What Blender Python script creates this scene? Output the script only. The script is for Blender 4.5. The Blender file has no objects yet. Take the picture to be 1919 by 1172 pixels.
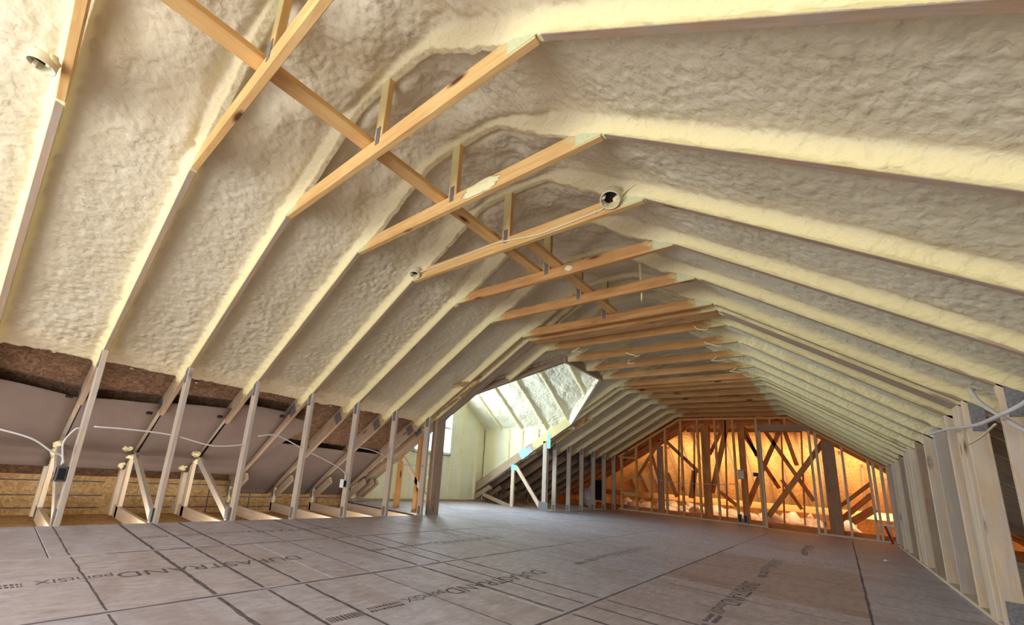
import bpy, bmesh, math, random
import numpy as np
from mathutils import Vector, Matrix
random.seed(7)
rng = np.random.default_rng(7)
SC = bpy.context.scene
COL = SC.collection

# ------------------------------------------------------------------ camera, world, lights, exposure
W_PX, H_PX = 1919, 1172
F_PX, YAW, PITCH, ROLL = 779.0924, .7524, .2297, .0845
fwd = Vector((-math.sin(YAW)*math.cos(PITCH), math.cos(YAW)*math.cos(PITCH), math.sin(PITCH)))
r0 = Vector((math.cos(YAW), math.sin(YAW), 0)); u0 = r0.cross(fwd)
rt = r0*math.cos(ROLL)+u0*math.sin(ROLL); up = u0*math.cos(ROLL)-r0*math.sin(ROLL)
cam = bpy.data.cameras.new('camera'); camo = bpy.data.objects.new('camera', cam); COL.objects.link(camo)
m = Matrix((rt, up, -fwd)).transposed().to_4x4(); m.translation = Vector((0, 0, .6334)); camo.matrix_world = m
cam.sensor_fit = 'HORIZONTAL'; cam.sensor_width = 36; cam.lens = F_PX/W_PX*36
cam.shift_x = 110.8793/W_PX; cam.shift_y = 111.6565/W_PX
cam.clip_start = .02; cam.clip_end = 200
SC.camera = camo

wd = bpy.data.worlds.new('World'); SC.world = wd; wd.use_nodes = True
bg = wd.node_tree.nodes['Background']
bg.inputs[0].default_value = (.62, .86, 1, 1); bg.inputs[1].default_value = 2.2

def area(name, loc, aim, sx, sy, power, col, spread=180):
    l = bpy.data.lights.new(name, 'AREA'); l.shape = 'RECTANGLE'; l.size = sx; l.size_y = sy
    l.energy = power; l.color = col; l.spread = math.radians(spread)
    o = bpy.data.objects.new(name, l); COL.objects.link(o); o.location = loc
    o.rotation_euler = Vector(aim).to_track_quat('-Z', 'Y').to_euler()
    return o
# daylight through the big gable opening behind the camera
area('gable_opening_daylight', (-1.6, -2.7, 1.05), (0, 1, .12), 3.6, 1.7, 134, (1, .97, .94))
# added upward fill behind the camera, brightening the foam bays; no stairwell built
area('upward_fill', (-1.9, -1.9, .06), (0, .3, 1), 2.6, 1.3, 43, (.88, .94, 1))
# added fill turned outward to brighten the left eave; no soffit gap built
area('left_eave_fill', (-4.34, 1.6, -.07), (-1, 0, .25), 5.2, .10, 34, (1, .93, .82))
# daylight through the dormer window
area('dormer_window_daylight', (-6.35, 5.95, 1.5), (1, .35, -.12), 1.3, 1.3, 230, (.74, .91, 1))
# added warm fill standing in for bounced sunlight in the far attic
area('attic_warm_fill', (-1.75, 12.62, 1.0), (0, 1, .1), 3.8, 1.0, 78, (1, .68, .34))
area('attic_eave_fill', (.75, 12.62, .45), (.1, .8, .5), .9, .5, 30, (1, .72, .38))  # second added warm fill, for the right eave of the attic

SC.view_settings.view_transform = 'Standard'; SC.view_settings.look = 'None'
SC.view_settings.exposure = 0.10; SC.view_settings.gamma = 1; SC.view_settings.use_curve_mapping = False
SC.cycles.use_denoising = True
SC.cycles.max_bounces = 10; SC.cycles.diffuse_bounces = 6

# ------------------------------------------------------------------ measures
XL, XR, HW, XA, XB, HA, YF = -4.2211, .6227, 1.329, -2.7553, -.6931, 2.2817, 11.0576
SL_ = (HA-HW)/(XA-XL); SR_ = (HA-HW)/(XR-XB)
PITCHY = .61; TH = .038
TY = lambda i: .455+PITCHY*(i-1)
DEPV = .20                                    # vertical depth of a rafter
RIDGE_X = (HW+SR_*XR-HW+SL_*XL)/(SL_+SR_)
zl = lambda x: HW+SL_*(x-XL)                  # underside of the left rafters
zr = lambda x: HW+SR_*(XR-x)
YD0, YD1, YDM = 4.28, 7.50, 5.89              # dormer opening
DS = .65; DZ = 1.62
XF = -5.95
YW0, YW1 = 4.12, 7.62

# ------------------------------------------------------------------ noise
def _hash(ix, iy, iz):
    h = (ix*374761393 + iy*668265263 + iz*2147483647) & 0xffffffff
    h = ((h ^ (h >> 13))*1274126177) & 0xffffffff
    return ((h ^ (h >> 16)) & 0xffff)/65535.0
def vnoise(x, y, z):
    x, y, z = np.broadcast_arrays(np.asarray(x, float), np.asarray(y, float), np.asarray(z, float))
    ix, iy, iz = np.floor(x).astype(np.int64), np.floor(y).astype(np.int64), np.floor(z).astype(np.int64)
    fx, fy, fz = x-ix, y-iy, z-iz
    fx, fy, fz = [f*f*f*(f*(f*6-15)+10) for f in (fx, fy, fz)]
    r = 0
    for dx in (0, 1):
        for dy in (0, 1):
            for dz in (0, 1):
                w = (fx if dx else 1-fx)*(fy if dy else 1-fy)*(fz if dz else 1-fz)
                r = r+w*_hash(ix+dx, iy+dy, iz+dz)
    return r*2-1

# ------------------------------------------------------------------ materials
def srgb(r, g, b):
    f = lambda c: (c/255/12.92) if c/255 <= .04045 else ((c/255+.055)/1.055)**2.4
    return (f(r), f(g), f(b), 1)
class NT:
    def __init__(s, name, rough=.8):
        s.m = bpy.data.materials.new(name); s.m.use_nodes = True
        s.t = s.m.node_tree; s.b = s.t.nodes['Principled BSDF']; s.b.inputs['Roughness'].default_value = rough
        s.b.inputs['Specular IOR Level'].default_value = .25
    def n(s, typ, **kw):
        nd = s.t.nodes.new(typ)
        for k, v in kw.items():
            if k.startswith('_'): setattr(nd, k[1:], v)
            else: nd.inputs[k.replace('__', ' ')].default_value = v
        return nd
    def l(s, a, b): s.t.links.new(a, b)
    def coord(s, kind='Object', scale=(1, 1, 1), rand=False):
        tc = s.n('ShaderNodeTexCoord'); mp = s.n('ShaderNodeMapping'); mp.inputs['Scale'].default_value = scale
        s.l(tc.outputs[kind], mp.inputs['Vector'])
        if rand:
            oi = s.n('ShaderNodeObjectInfo'); mu = s.n('ShaderNodeMath', _operation='MULTIPLY'); mu.inputs[1].default_value = 37
            s.l(oi.outputs['Random'], mu.inputs[0]); cx = s.n('ShaderNodeCombineXYZ')
            for i in range(3): s.l(mu.outputs[0], cx.inputs[i])
            s.l(cx.outputs[0], mp.inputs['Location'])
        return mp.outputs[0]
    def noise(s, vec, scale, detail=4, rough=.6, dist=0):
        n = s.n('ShaderNodeTexNoise', Scale=scale, Detail=detail, Roughness=rough, Distortion=dist); s.l(vec, n.inputs['Vector']); return n.outputs['Fac']
    def ramp(s, fac, stops):
        r = s.n('ShaderNodeValToRGB'); e = r.color_ramp.elements
        while len(e) < len(stops): e.new(.5)
        for el, (p, c) in zip(e, stops): el.position = p; el.color = c
        s.l(fac, r.inputs[0]); return r.outputs[0]
    def mix(s, fac, a, b, typ='MIX'):
        x = s.n('ShaderNodeMix', _data_type='RGBA', _blend_type=typ)
        for sock, v in ((x.inputs[0], fac), (x.inputs[6], a), (x.inputs[7], b)):
            if hasattr(v, 'links'): s.l(v, sock)
            else: sock.default_value = v
        return x.outputs[2]
    def bump(s, h, strength, dist=.01):
        b = s.n('ShaderNodeBump', Strength=strength, Distance=dist); s.l(h, b.inputs['Height']); s.l(b.outputs[0], s.b.inputs['Normal'])
    def col(s, c):
        if hasattr(c, 'links'): s.l(c, s.b.inputs['Base Color'])
        else: s.b.inputs['Base Color'].default_value = c

def wood(name, light, dark, knot, grey=None, greyamt=.0, spray=True):
    t = NT(name, .75)
    v = t.coord('Object', (1.2, 14, 14), True)
    g = t.noise(v, 2.2, 5, .65, .6)
    c = t.ramp(g, [(.3, dark), (.62, light)])
    v2 = t.coord('Object', (1, 1, 1), True)
    big = t.noise(v2, 2.3, 3)
    c = t.mix(t.ramp(big, [(.42, (0, 0, 0, 1)), (.7, (.55, .55, .55, 1))]), c, dark)
    vk = t.coord('Object', (2.2, 7, 7), True)
    vo = t.n('ShaderNodeTexVoronoi', Scale=1.0); t.l(vk, vo.inputs['Vector'])
    c = t.mix(t.ramp(vo.outputs['Distance'], [(.07, (1, 1, 1, 1)), (.17, (0, 0, 0, 1))]), c, knot)
    if grey:
        gn = t.noise(t.coord('Object', (2, 6, 6), True), 3, 6, .7)
        c = t.mix(t.ramp(gn, [(.5-greyamt*.4, (0, 0, 0, 1)), (.66, (1, 1, 1, 1))]), c, grey)
    if spray:                                    # foam overspray: where the mesh says 'spray', ragged by noise
        at = t.n('ShaderNodeAttribute', _attribute_name='spray')
        nn = t.noise(t.coord('Object'), 22, 4, .7)
        ad = t.n('ShaderNodeMath', _operation='MULTIPLY_ADD'); t.l(nn, ad.inputs[0]); ad.inputs[1].default_value = .9; 
        t.l(at.outputs['Fac'], ad.inputs[2])
        c = t.mix(t.ramp(ad.outputs[0], [(.78, (0, 0, 0, 1)), (1.12, (1, 1, 1, 1))]), c, srgb(214, 203, 150))
    t.col(c); t.bump(g, .25, .004); return t.m
M = {}
M['wood_gold'] = wood('golden_pine', srgb(232, 194, 132), srgb(206, 158, 98), srgb(96, 58, 34))
M['wood_brown'] = wood('brown_pine', srgb(190, 160, 128), srgb(154, 126, 100), srgb(84, 60, 46), srgb(166, 152, 140), .3)
M['wood_grey'] = wood('weathered_pine', srgb(214, 196, 172), srgb(180, 158, 136), srgb(84, 62, 52), srgb(184, 178, 176), .35)
M['wood_pale'] = wood('pale_pine', srgb(236, 216, 186), srgb(212, 184, 150), srgb(110, 78, 56), srgb(214, 204, 196), .2)
M['wood_amber'] = wood('amber_pine', srgb(216, 166, 108), srgb(178, 126, 76), srgb(96, 60, 36), spray=True)

def foam(name, base, base2, yellow):
    t = NT(name, .62)
    v = t.coord('Object')
    n = t.noise(v, 2.2, 5, .6)
    c = t.mix(t.ramp(n, [(.35, (0, 0, 0, 1)), (.65, (1, 1, 1, 1))]), base, base2)
    at = t.n('ShaderNodeAttribute', _attribute_name='coat'); c = t.mix(at.outputs['Fac'], c, yellow)
    t.col(c)
    n1 = t.noise(t.coord('Object', (1, .7, 1)), 27, 2, .42, .25); n2 = t.noise(v, 110, 3, .6)
    ad = t.n('ShaderNodeMath', _operation='MULTIPLY_ADD'); t.l(n2, ad.inputs[0]); ad.inputs[1].default_value = .12; t.l(n1, ad.inputs[2])
    t.bump(ad.outputs[0], .85, .018)
    return t.m
M['foam'] = foam('cream_spray_foam', srgb(222, 211, 186), srgb(212, 200, 172), srgb(244, 230, 176))
M['foam_dormer'] = foam('dormer_spray_foam', srgb(238, 235, 214), srgb(230, 224, 196), srgb(238, 228, 186))

def osb(name, a, b, c3, scale=1, lines=False):
    t = NT(name, .85)
    v = t.coord('Object')
    vo = t.n('ShaderNodeTexVoronoi', Scale=42*scale); 
    dn = t.n('ShaderNodeTexNoise', Scale=9*scale); t.l(v, dn.inputs['Vector'])
    vm = t.n('ShaderNodeVectorMath', _operation='MULTIPLY_ADD'); t.l(dn.outputs['Color'], vm.inputs[0]); vm.inputs[1].default_value = (.2, .2, .2); t.l(v, vm.inputs[2])
    t.l(vm.outputs[0], vo.inputs['Vector'])
    sp = t.n('ShaderNodeSeparateColor'); t.l(vo.outputs['Color'], sp.inputs[0])
    c = t.ramp(sp.outputs[0], [(0, a), (.5, b), (1, c3)])
    n = t.noise(v, 5, 4); c = t.mix(t.ramp(n, [(.35, (.0, .0, .0, 1)), (.75, (.6, .6, .6, 1))]), c, a)
    t.col(c); t.bump(sp.outputs[0], .3, .004); return t.m
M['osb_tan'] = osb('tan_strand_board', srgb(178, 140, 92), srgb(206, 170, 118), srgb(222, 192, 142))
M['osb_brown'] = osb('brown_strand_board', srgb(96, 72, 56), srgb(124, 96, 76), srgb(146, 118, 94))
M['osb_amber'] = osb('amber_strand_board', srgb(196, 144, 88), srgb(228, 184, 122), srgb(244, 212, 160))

def floor_mat(name, tint):
    t = NT(name, .5)
    v = t.coord('Object', (9, 3.2, 1), True)
    n = t.noise(v, 3.2, 6, .7, .5)
    c = t.ramp(n, [(.30, srgb(168*tint[0], 160*tint[1], 162*tint[2])), (.52, srgb(194*tint[0], 187*tint[1], 189*tint[2])), (.75, srgb(216*tint[0], 211*tint[1], 213*tint[2]))])
    v2 = t.coord('Object', (3, 8, 1), True); n2 = t.noise(v2, 7, 5, .75)
    c = t.mix(t.ramp(n2, [(.55, (0, 0, 0, 1)), (.72, (.4, .4, .4, 1))]), c, srgb(150*tint[0], 136*tint[1], 132*tint[2]))
    n3 = t.noise(t.coord('Object', (1.2, 2.6, 1), True), 1.4, 3)
    c = t.mix(t.ramp(n3, [(.52, (0, 0, 0, 1)), (.62, (.4, .4, .4, 1))]), c, srgb(164*tint[0], 146*tint[1], 136*tint[2]))
    t.col(c); t.bump(n, .2, .003); return t.m
M['floor_grey'] = floor_mat('grey_subfloor_board', (.95, .965, 1.04))
M['floor_warm'] = floor_mat('warm_subfloor_board', (.95, .95, 1.0))
M['floor_red'] = floor_mat('reddish_subfloor_board', (.90, .85, .86))

def plain(name, c, rough=.6, metal=0, var=None, scale=20):
    t = NT(name, rough); t.b.inputs['Metallic'].default_value = metal
    if var:
        n = t.noise(t.coord('Object'), scale, 4); t.col(t.ramp(n, [(.3, c), (.7, var)]))
    else: t.col(c)
    return t.m
M['card'] = plain('kraft_cardboard', srgb(126, 111, 105), .8, 0, srgb(117, 102, 96), 3)
M['plate'] = plain('galvanised_plate', srgb(150, 150, 152), .5, .5, srgb(112, 112, 116), 60)
M['plate_cyan'] = plain('pale_blue_film_plate', srgb(150, 214, 222), .5, .2, srgb(110, 190, 206), 60)
M['plate_green'] = plain('overspray_plate', srgb(222, 222, 178), .6, 0, srgb(196, 202, 164), 60)
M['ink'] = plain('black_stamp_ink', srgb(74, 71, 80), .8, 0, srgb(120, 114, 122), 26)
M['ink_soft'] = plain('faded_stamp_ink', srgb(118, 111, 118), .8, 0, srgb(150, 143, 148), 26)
M['chalk'] = plain('blue_chalk_line', srgb(98, 92, 108), .9, 0, srgb(118, 110, 122), 14)
M['cable'] = plain('white_cable_jacket', srgb(214, 212, 216), .45)
M['cable_spray'] = plain('oversprayed_cable_jacket', srgb(226, 214, 176), .6)
M['pvc'] = plain('white_plastic', srgb(234, 226, 196), .5, 0, srgb(220, 210, 178), 30)
M['foam_fresh'] = plain('fresh_yellow_foam', srgb(242, 234, 190), .7, 0, srgb(230, 220, 172), 30)
M['dark'] = plain('black_plastic', srgb(34, 34, 38), .5)
M['steel'] = plain('steel_box', srgb(120, 122, 128), .4, .7, srgb(90, 92, 98), 30)
M['red'] = plain('red_plastic', srgb(150, 30, 26), .5)
M['insul'] = plain('white_blown_insulation', srgb(236, 230, 226), .95, 0, srgb(206, 196, 192), 12)
M['vinyl'] = plain('white_vinyl', srgb(232, 236, 238), .4)
tg = NT('window_glass'); 
tr = tg.n('ShaderNodeBsdfTransparent'); gl = tg.n('ShaderNodeBsdfGlossy', Roughness=.02); mx = tg.n('ShaderNodeMixShader'); mx.inputs[0].default_value = .06
tg.l(tr.outputs[0], mx.inputs[1]); tg.l(gl.outputs[0], mx.inputs[2]); tg.l(mx.outputs[0], tg.t.nodes['Material Output'].inputs['Surface']); M['glass'] = tg.m

# ------------------------------------------------------------------ helpers
WM = {}                                         # world matrix of every object built here
def link(name, mesh, mat=None, parent=None, mw=None, kind=None):
    o = bpy.data.objects.new(name, mesh); COL.objects.link(o)
    if mat is not None: mesh.materials.append(M[mat] if isinstance(mat, str) else mat)
    mw = Matrix.Identity(4) if mw is None else mw
    WM[o.name] = mw.copy()
    if parent is not None:
        o.parent = parent; o.matrix_parent_inverse = Matrix.Identity(4); o.matrix_local = WM[parent.name].inverted() @ mw
    else: o.matrix_local = mw
    if kind: o['kind'] = kind
    return o
def thing(name, label, cat, loc, group=None):
    o = bpy.data.objects.new(name, None); COL.objects.link(o); o.location = loc; o.empty_display_size = .1; WM[o.name] = Matrix.Translation(loc)
    o['label'] = label; o['category'] = cat
    if group: o['group'] = group
    return o
def struct(name, loc=(0, 0, 0)):
    o = bpy.data.objects.new(name, None); COL.objects.link(o); o.location = loc; WM[o.name] = Matrix.Translation(loc); o['kind'] = 'structure'; return o
def tag(o, label, cat, group=None):
    o['label'] = label; o['category'] = cat
    if group: o['group'] = group
    return o
def pymesh(name, v, f, smooth=False):
    me = bpy.data.meshes.new(name); me.from_pydata([tuple(p) for p in v], [], f); me.update()
    if smooth: me.polygons.foreach_set('use_smooth', [True]*len(me.polygons))
    return me
def lumber_mesh(L, t, d, nseg=1, c=.003):
    """stick along local X (0..L), Y 0..t, Z 0..d with eased edges"""
    prof = [(c, 0), (t-c, 0), (t, c), (t, d-c), (t-c, d), (c, d), (0, d-c), (0, c)]
    v = []; f = []
    for i in range(nseg+1):
        x = L*i/nseg
        v += [(x, a, b) for a, b in prof]
    for i in range(nseg):
        for k in range(8):
            a, b = i*8+k, i*8+(k+1) % 8
            f.append((a, b, b+8, a+8))
    f.append(tuple(range(7, -1, -1))); f.append(tuple(nseg*8+k for k in range(8)))
    # orientation check: profile runs counter-clockwise seen from +X, so flip sides
    f = [tuple(reversed(q)) for q in f]
    return pymesh('lumber', v, f)
def frame3(p0, ex, ey, ez):
    m = Matrix((ex, ey, ez)).transposed().to_4x4(); m.translation = p0; return m
def stick_xz(name, parent, p0, p1, y, d, mat, t=TH, spray=None, center=False):
    """lumber in the plane y: p0,p1 = (x,z) of its lower/right edge, depth to the left-hand side"""
    a = Vector((p0[0], y, p0[1])); b = Vector((p1[0], y, p1[1])); L = (b-a).length; ex = (b-a)/L
    ez = Vector((-ex.z, 0, ex.x))
    if center: a = a-ez*d/2
    ey = ez.cross(ex)                            # = +y or -y
    me = lumber_mesh(L, t, d, 14 if spray else 1)
    if spray:
        at = me.attributes.new('spray', 'FLOAT', 'POINT')
        at.data.foreach_set('value', [float(spray(v.co.x/L))*(1 if v.co.z > .002 else .12) for v in me.vertices])
    if ey.y < 0: a = a+Vector((0, t, 0))
    return link(name, me, mat, parent, frame3(a, ex, ey, ez))
def stick(name, parent, p0, p1, up, t, d, mat):
    """free lumber: centre line p0-p1, d measured along up"""
    a, b = Vector(p0), Vector(p1); L = (b-a).length; ex = (b-a)/L
    ez = Vector(up); ez = (ez-ex*ez.dot(ex)).normalized(); ey = ez.cross(ex)
    return link(name, lumber_mesh(L, t, d), mat, parent, frame3(a-ey*t/2-ez*d/2, ex, ey, ez))
def box_mesh(sx, sy, sz, c=.002):
    bm = bmesh.new(); bmesh.ops.create_cube(bm, size=1); bmesh.ops.scale(bm, vec=(sx, sy, sz), verts=bm.verts)
    if c: bmesh.ops.bevel(bm, geom=bm.edges[:], offset=c, segments=1, affect='EDGES')
    me = bpy.data.meshes.new('box'); bm.to_mesh(me); bm.free(); return me
def box(name, parent, c, s, mat, bev=.002, rot=None):
    mw = Matrix.Translation(c)
    if rot is not None: mw = mw @ rot.to_4x4()
    return link(name, box_mesh(*s, bev), mat, parent, mw)
def slab(name, parent, quad, thick, mat, n):
    """polygon (3-D points) extruded along n by thick"""
    q = [Vector(p) for p in quad]; k = len(q); n = Vector(n)*thick
    v = q+[p+n for p in q]; f = [tuple(range(k)), tuple(range(2*k-1, k-1, -1))]
    f += [(i, i+k, (i+1) % k+k, (i+1) % k) for i in range(k)]
    me = pymesh(name, v, f); bm = bmesh.new(); bm.from_mesh(me); bmesh.ops.recalc_face_normals(bm, faces=bm.faces); bm.to_mesh(me); bm.free()
    return link(name, me, mat, parent)
def smooth_path(pts, n=6):
    P = [Vector(p) for p in pts]; out = []
    for i in range(len(P)-1):
        a, b, c, d = P[max(i-1, 0)], P[i], P[i+1], P[min(i+2, len(P)-1)]
        for k in range(n):
            t = k/n; out.append(.5*((2*b)+(c-a)*t+(2*a-5*b+4*c-d)*t*t+(3*b-a-3*c+d)*t**3))
    out.append(P[-1]); return out
def tube_mesh(pts, r, seg=8, sm=6):
    P = smooth_path(pts, sm) if sm else [Vector(p) for p in pts]; v = []; f = []
    prev = None
    for i, p in enumerate(P):
        d = (P[min(i+1, len(P)-1)]-P[max(i-1, 0)]).normalized()
        u = d.orthogonal().normalized() if prev is None else (prev-d*prev.dot(d)).normalized()
        prev = u; w = d.cross(u)
        v += [p+(u*math.cos(2*math.pi*k/seg)+w*math.sin(2*math.pi*k/seg))*r for k in range(seg)]
    for i in range(len(P)-1):
        for k in range(seg):
            a, b = i*seg+k, i*seg+(k+1) % seg; f.append((a, b, b+seg, a+seg))
    f.append(tuple(range(seg-1, -1, -1))); f.append(tuple((len(P)-1)*seg+k for k in range(seg)))
    return pymesh('tube', v, f, True)
def blob_mesh(rx, ry, rz, seed, amp=.35, sub=3, freq=2.2):
    bm = bmesh.new(); bmesh.ops.create_icosphere(bm, subdivisions=sub, radius=1)
    co = np.array([v.co for v in bm.verts])
    k = 1+amp*vnoise(co[:, 0]*freq+seed, co[:, 1]*freq+seed*2.1, co[:, 2]*freq)+amp*.5*vnoise(co[:, 0]*freq*2.5+seed, co[:, 1]*freq*2.5, co[:, 2]*freq*2.5)
    for v, s in zip(bm.verts, k): v.co = Vector((v.co.x*rx*s, v.co.y*ry*s, v.co.z*rz*s))
    me = bpy.data.meshes.new('blob'); bm.to_mesh(me); bm.free(); me.polygons.foreach_set('use_smooth', [True]*len(me.polygons)); return me

# ------------------------------------------------------------------ foam sheets
def foam_sheet(name, parent, P, N, Yv, dist, climb, mat, lump=.006, fold=.012, keep=None, coatw=None, extra=None):
    """P,N: (ns,3) base line & inward normal at Y=0; Yv: (ny,) offsets; dist: (ny,) distance to rib face; climb: (ns,) height of the coat on the rib; sweep axis: array (3,)"""
    ax = P['axis']; base = P['pts']; nor = P['nor']
    ns, ny = len(base), len(Yv)
    B = base[:, None, :]+Yv[None, :, None]*ax[None, None, :]
    d = np.maximum(dist, 0)[None, :]
    jit = vnoise(B[..., 0]*7, B[..., 1]*7, B[..., 2]*7)
    jit2 = vnoise(B[..., 0]*30, B[..., 1]*9, B[..., 2]*30)
    wid = .017+.009*jit+.006*jit2
    wall = np.exp(-(d/np.maximum(wid, .008))**2)
    fil = np.exp(-d/.09)
    cl = climb[:, None]*(.88*wall+.12*fil)+climb[:, None]*.10*wall*vnoise(B[..., 0]*19, B[..., 1]*3, B[..., 2]*19)
    away = 1-np.exp(-(d/.05)**2)
    n1 = vnoise(B[..., 0]*24+1.5*B[..., 1], B[..., 1]*21, B[..., 2]*24+5); n2 = vnoise(B[..., 0]*43, B[..., 1]*43, B[..., 2]*43)
    rough = .45+.5*np.clip(.5+.9*vnoise(B[..., 0]*1.7+7, B[..., 1]*1.7, B[..., 2]*1.7), 0, 1)
    n3 = vnoise(B[..., 0]*30+n2*.25, B[..., 1]*24+n1*.3, B[..., 2]*30)
    lumps = (np.minimum(np.abs(n1)*2.2, 1)+.8*np.minimum(np.abs(n3)*2.2, 1))*lump+n2*lump*.3
    fo = fold[:, None] if isinstance(fold, np.ndarray) else fold
    folds = (vnoise(B[..., 0]*2.6, B[..., 1]*3.6, B[..., 2]*2.6+9)+.5*vnoise(B[..., 0]*6, B[..., 1]*7, B[..., 2]*6))*fo
    h = cl+away*(lumps*rough+folds)
    if extra is not None: h = h+extra(B)*away
    V = B+nor[:, None, :]*h[..., None]
    idx = np.arange(ns*ny).reshape(ns, ny)
    q = np.stack([idx[:-1, :-1], idx[:-1, 1:], idx[1:, 1:], idx[1:, :-1]], -1)
    if keep is not None:
        cen = (B[:-1, :-1]+B[1:, 1:])/2; q = q[keep(cen)]
    q = q.reshape(-1, 4)
    me = bpy.data.meshes.new(name)
    me.vertices.add(ns*ny); me.vertices.foreach_set('co', V.reshape(-1))
    me.loops.add(q.size); me.loops.foreach_set('vertex_index', q.reshape(-1).astype(np.int32))
    me.polygons.add(len(q)); me.polygons.foreach_set('loop_start', np.arange(0, q.size, 4, dtype=np.int32)); me.polygons.foreach_set('loop_total', np.full(len(q), 4, dtype=np.int32))
    me.polygons.foreach_set('use_smooth', np.ones(len(q), bool))
    at = me.attributes.new('coat', 'FLOAT', 'POINT')
    coat = np.clip((np.exp(-(d/np.maximum(wid*1.5, .01))**2)+.18*fil)*(P['coat'][:, None] if 'coat' in P else 1), 0, 1)
    at.data.foreach_set('value', coat.reshape(-1).astype(np.float32))
    me.update(calc_edges=True); me.validate()
    return link(name, me, mat, parent)
def rib_samples(a, b, ribs, dy, fine=.008, t=TH):
    """offsets between a and b, dense near ribs (rib near faces; each rib spans r..r+t); returns values and distance to nearest rib face"""
    vals = [a]; 
    def dist(v): return min([max(r-v, v-r-t) for r in ribs] or [9])
    while vals[-1] < b-1e-6:
        dd = dist(vals[-1]); vals.append(min(b, vals[-1]+min(dy, max(fine, abs(dd)*.35 if abs(dd) < .12 else dy))))
    v = np.array(vals); return v, np.array([dist(x) for x in v])
def smin(a, b, k): 
    h = np.clip(.5+.5*(b-a)/k, 0, 1); return b+(a-b)*h-k*h*(1-h)

# ================================================================== SETTING
# ---------------- floor: panels with printed lines and stamps
floor = struct('floor')
cols = [-4.25, -3.165, -2.105, -1.045, .06, 1.02]
PL = 2.13
starts = [-3.9, -4.95, -4.35, -4.95, -4.4]
panels = {}
def hole_x(x, y): return False
for ci in range(5):
    y = starts[ci]; k = 0
    while y < YF+.1:
        y1 = min(y+PL, YF+.12)
        if y1 > -3.2:
            x0, x1 = cols[ci], cols[ci+1]
            mat = 'floor_grey' if (ci+k) % 3 else 'floor_warm'
            if ci == 3 and k == 4: mat = 'floor_red'
            p = box('subfloor_panel', floor, ((x0+x1)/2, (y+y1)/2, -.0105), (x1-x0-.006, y1-y-.005, .021), mat, .003)
            panels[(ci, k)] = (p, x0, x1, y, y1)
        y = y1; k += 1
# dormer floor
for (xa_, xb_) in ((-5.95, -5.1), (-5.1, -4.255)):
    box('subfloor_panel', floor, ((xa_+xb_)/2, 5.89, -.0105), (xb_-xa_-.006, 3.36, .021), 'floor_warm', .003)
def panel_at(x, y):
    for p, x0, x1, y0, y1 in panels.values():
        if x0 <= x < x1 and y0 <= y < y1: return p
# nail lines stamped across every panel
def ink_lines(p, x0, x1, y0, y1):
    v = []; f = []
    ys = []
    base = -3.73
    for g in range(13):
        b = base+1.2447*g
        ys += [(b+.855-.019, .016), (b+1.055, .013), (b+1.249, .013), (b+1.69, .007)]
    for (yy, w) in ys:
        w *= .62
        if y0+.02 < yy < y1-.02 and yy < 10.5:
            n = 24; g = .025
            if rng.random() < .12 and yy > 3: continue
            if yy > 2.7: w *= .45
            if yy > 3.2 and rng.random() < .35: continue
            i0 = len(v); sk = rng.normal(0, .006)
            for i in range(n+1):
                x = x0+g+(x1-x0-2*g)*i/n; j = rng.normal(0, .0012); yc = yy+sk*(i/n-.5)+j
                ww = w*(.8+.4*rng.random())
                v += [(x, yc-ww, .0004), (x, yc+ww, .0004)]
            for i in range(n): f.append((i0+2*i, i0+2*i+2, i0+2*i+3, i0+2*i+1))
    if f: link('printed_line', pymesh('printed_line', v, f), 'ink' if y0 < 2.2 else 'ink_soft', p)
for p, x0, x1, y0, y1 in panels.values(): ink_lines(p, x0, x1, y0, y1)
def print_text(txt, x, ystart, yend, h, mat='ink'):
    """stamp on the floor, reading towards -y with its top towards +x"""
    p = panel_at(x, (ystart+yend)/2)
    cu = bpy.data.curves.new('stamp', 'FONT'); cu.body = txt; cu.size = 1; cu.fill_mode = 'FRONT'
    o = bpy.data.objects.new('printed_text', cu); COL.objects.link(o); cu.materials.append(M[mat])
    bpy.context.view_layer.update(); dims = o.dimensions
    sx = (ystart-yend)/max(dims.x, .01); sy = h/max(dims.y, .01)
    o.parent = p
    mw = frame3(Vector((x-h/2, ystart, .0006)), Vector((0, -1, 0))*sx, Vector((1, 0, 0))*sy, Vector((0, 0, 1)))
    o.matrix_local = WM[p.name].inverted() @ mw
def hatch(x, ystart, yend, h, rows, mat='ink'):
    p = panel_at(x, (ystart+yend)/2); v = []; f = []
    for r in range(rows):
        xc = x-h/2+h*(r+.5)/rows; hh = h/rows*.32; y = ystart
        while y > yend:
            w = rng.uniform(.006, .016); i = len(v)
            v += [(xc-hh, y, .0005), (xc-hh+rng.normal(0, .003), y-w, .0005), (xc+hh, y-w, .0005), (xc+hh, y, .0005)]; f.append((i, i+3, i+2, i+1)); y -= w+.006
    link('printed_mark', pymesh('printed_mark', v, f), mat, p)
def stamp_row(x, y0, k=1.0, mat='ink'):
    print_text('DURASTRAND', x, y0, y0-.95*k, .10, mat)
    print_text('pointSIX', x-.005, y0-.97*k, y0-1.25*k, .085, mat)
    hatch(x, y0-1.29*k, y0-1.47*k, .07, 2, mat)
    hatch(x+.01, y0-1.53*k, y0-1.69*k, .085, 1, mat)
stamp_row(-1.59, 2.77); stamp_row(-2.64, 1.53); stamp_row(-.55, 4.05, .98); 
stamp_row(-3.62, 2.55, 1, 'ink_soft'); stamp_row(-1.59, 4.95, 1, 'ink_soft'); stamp_row(-2.64, 3.75, 1, 'ink_soft'); stamp_row(-.55, 5.9, .9, 'ink_soft'); stamp_row(-.4, 8.2, .9, 'ink_soft')
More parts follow.
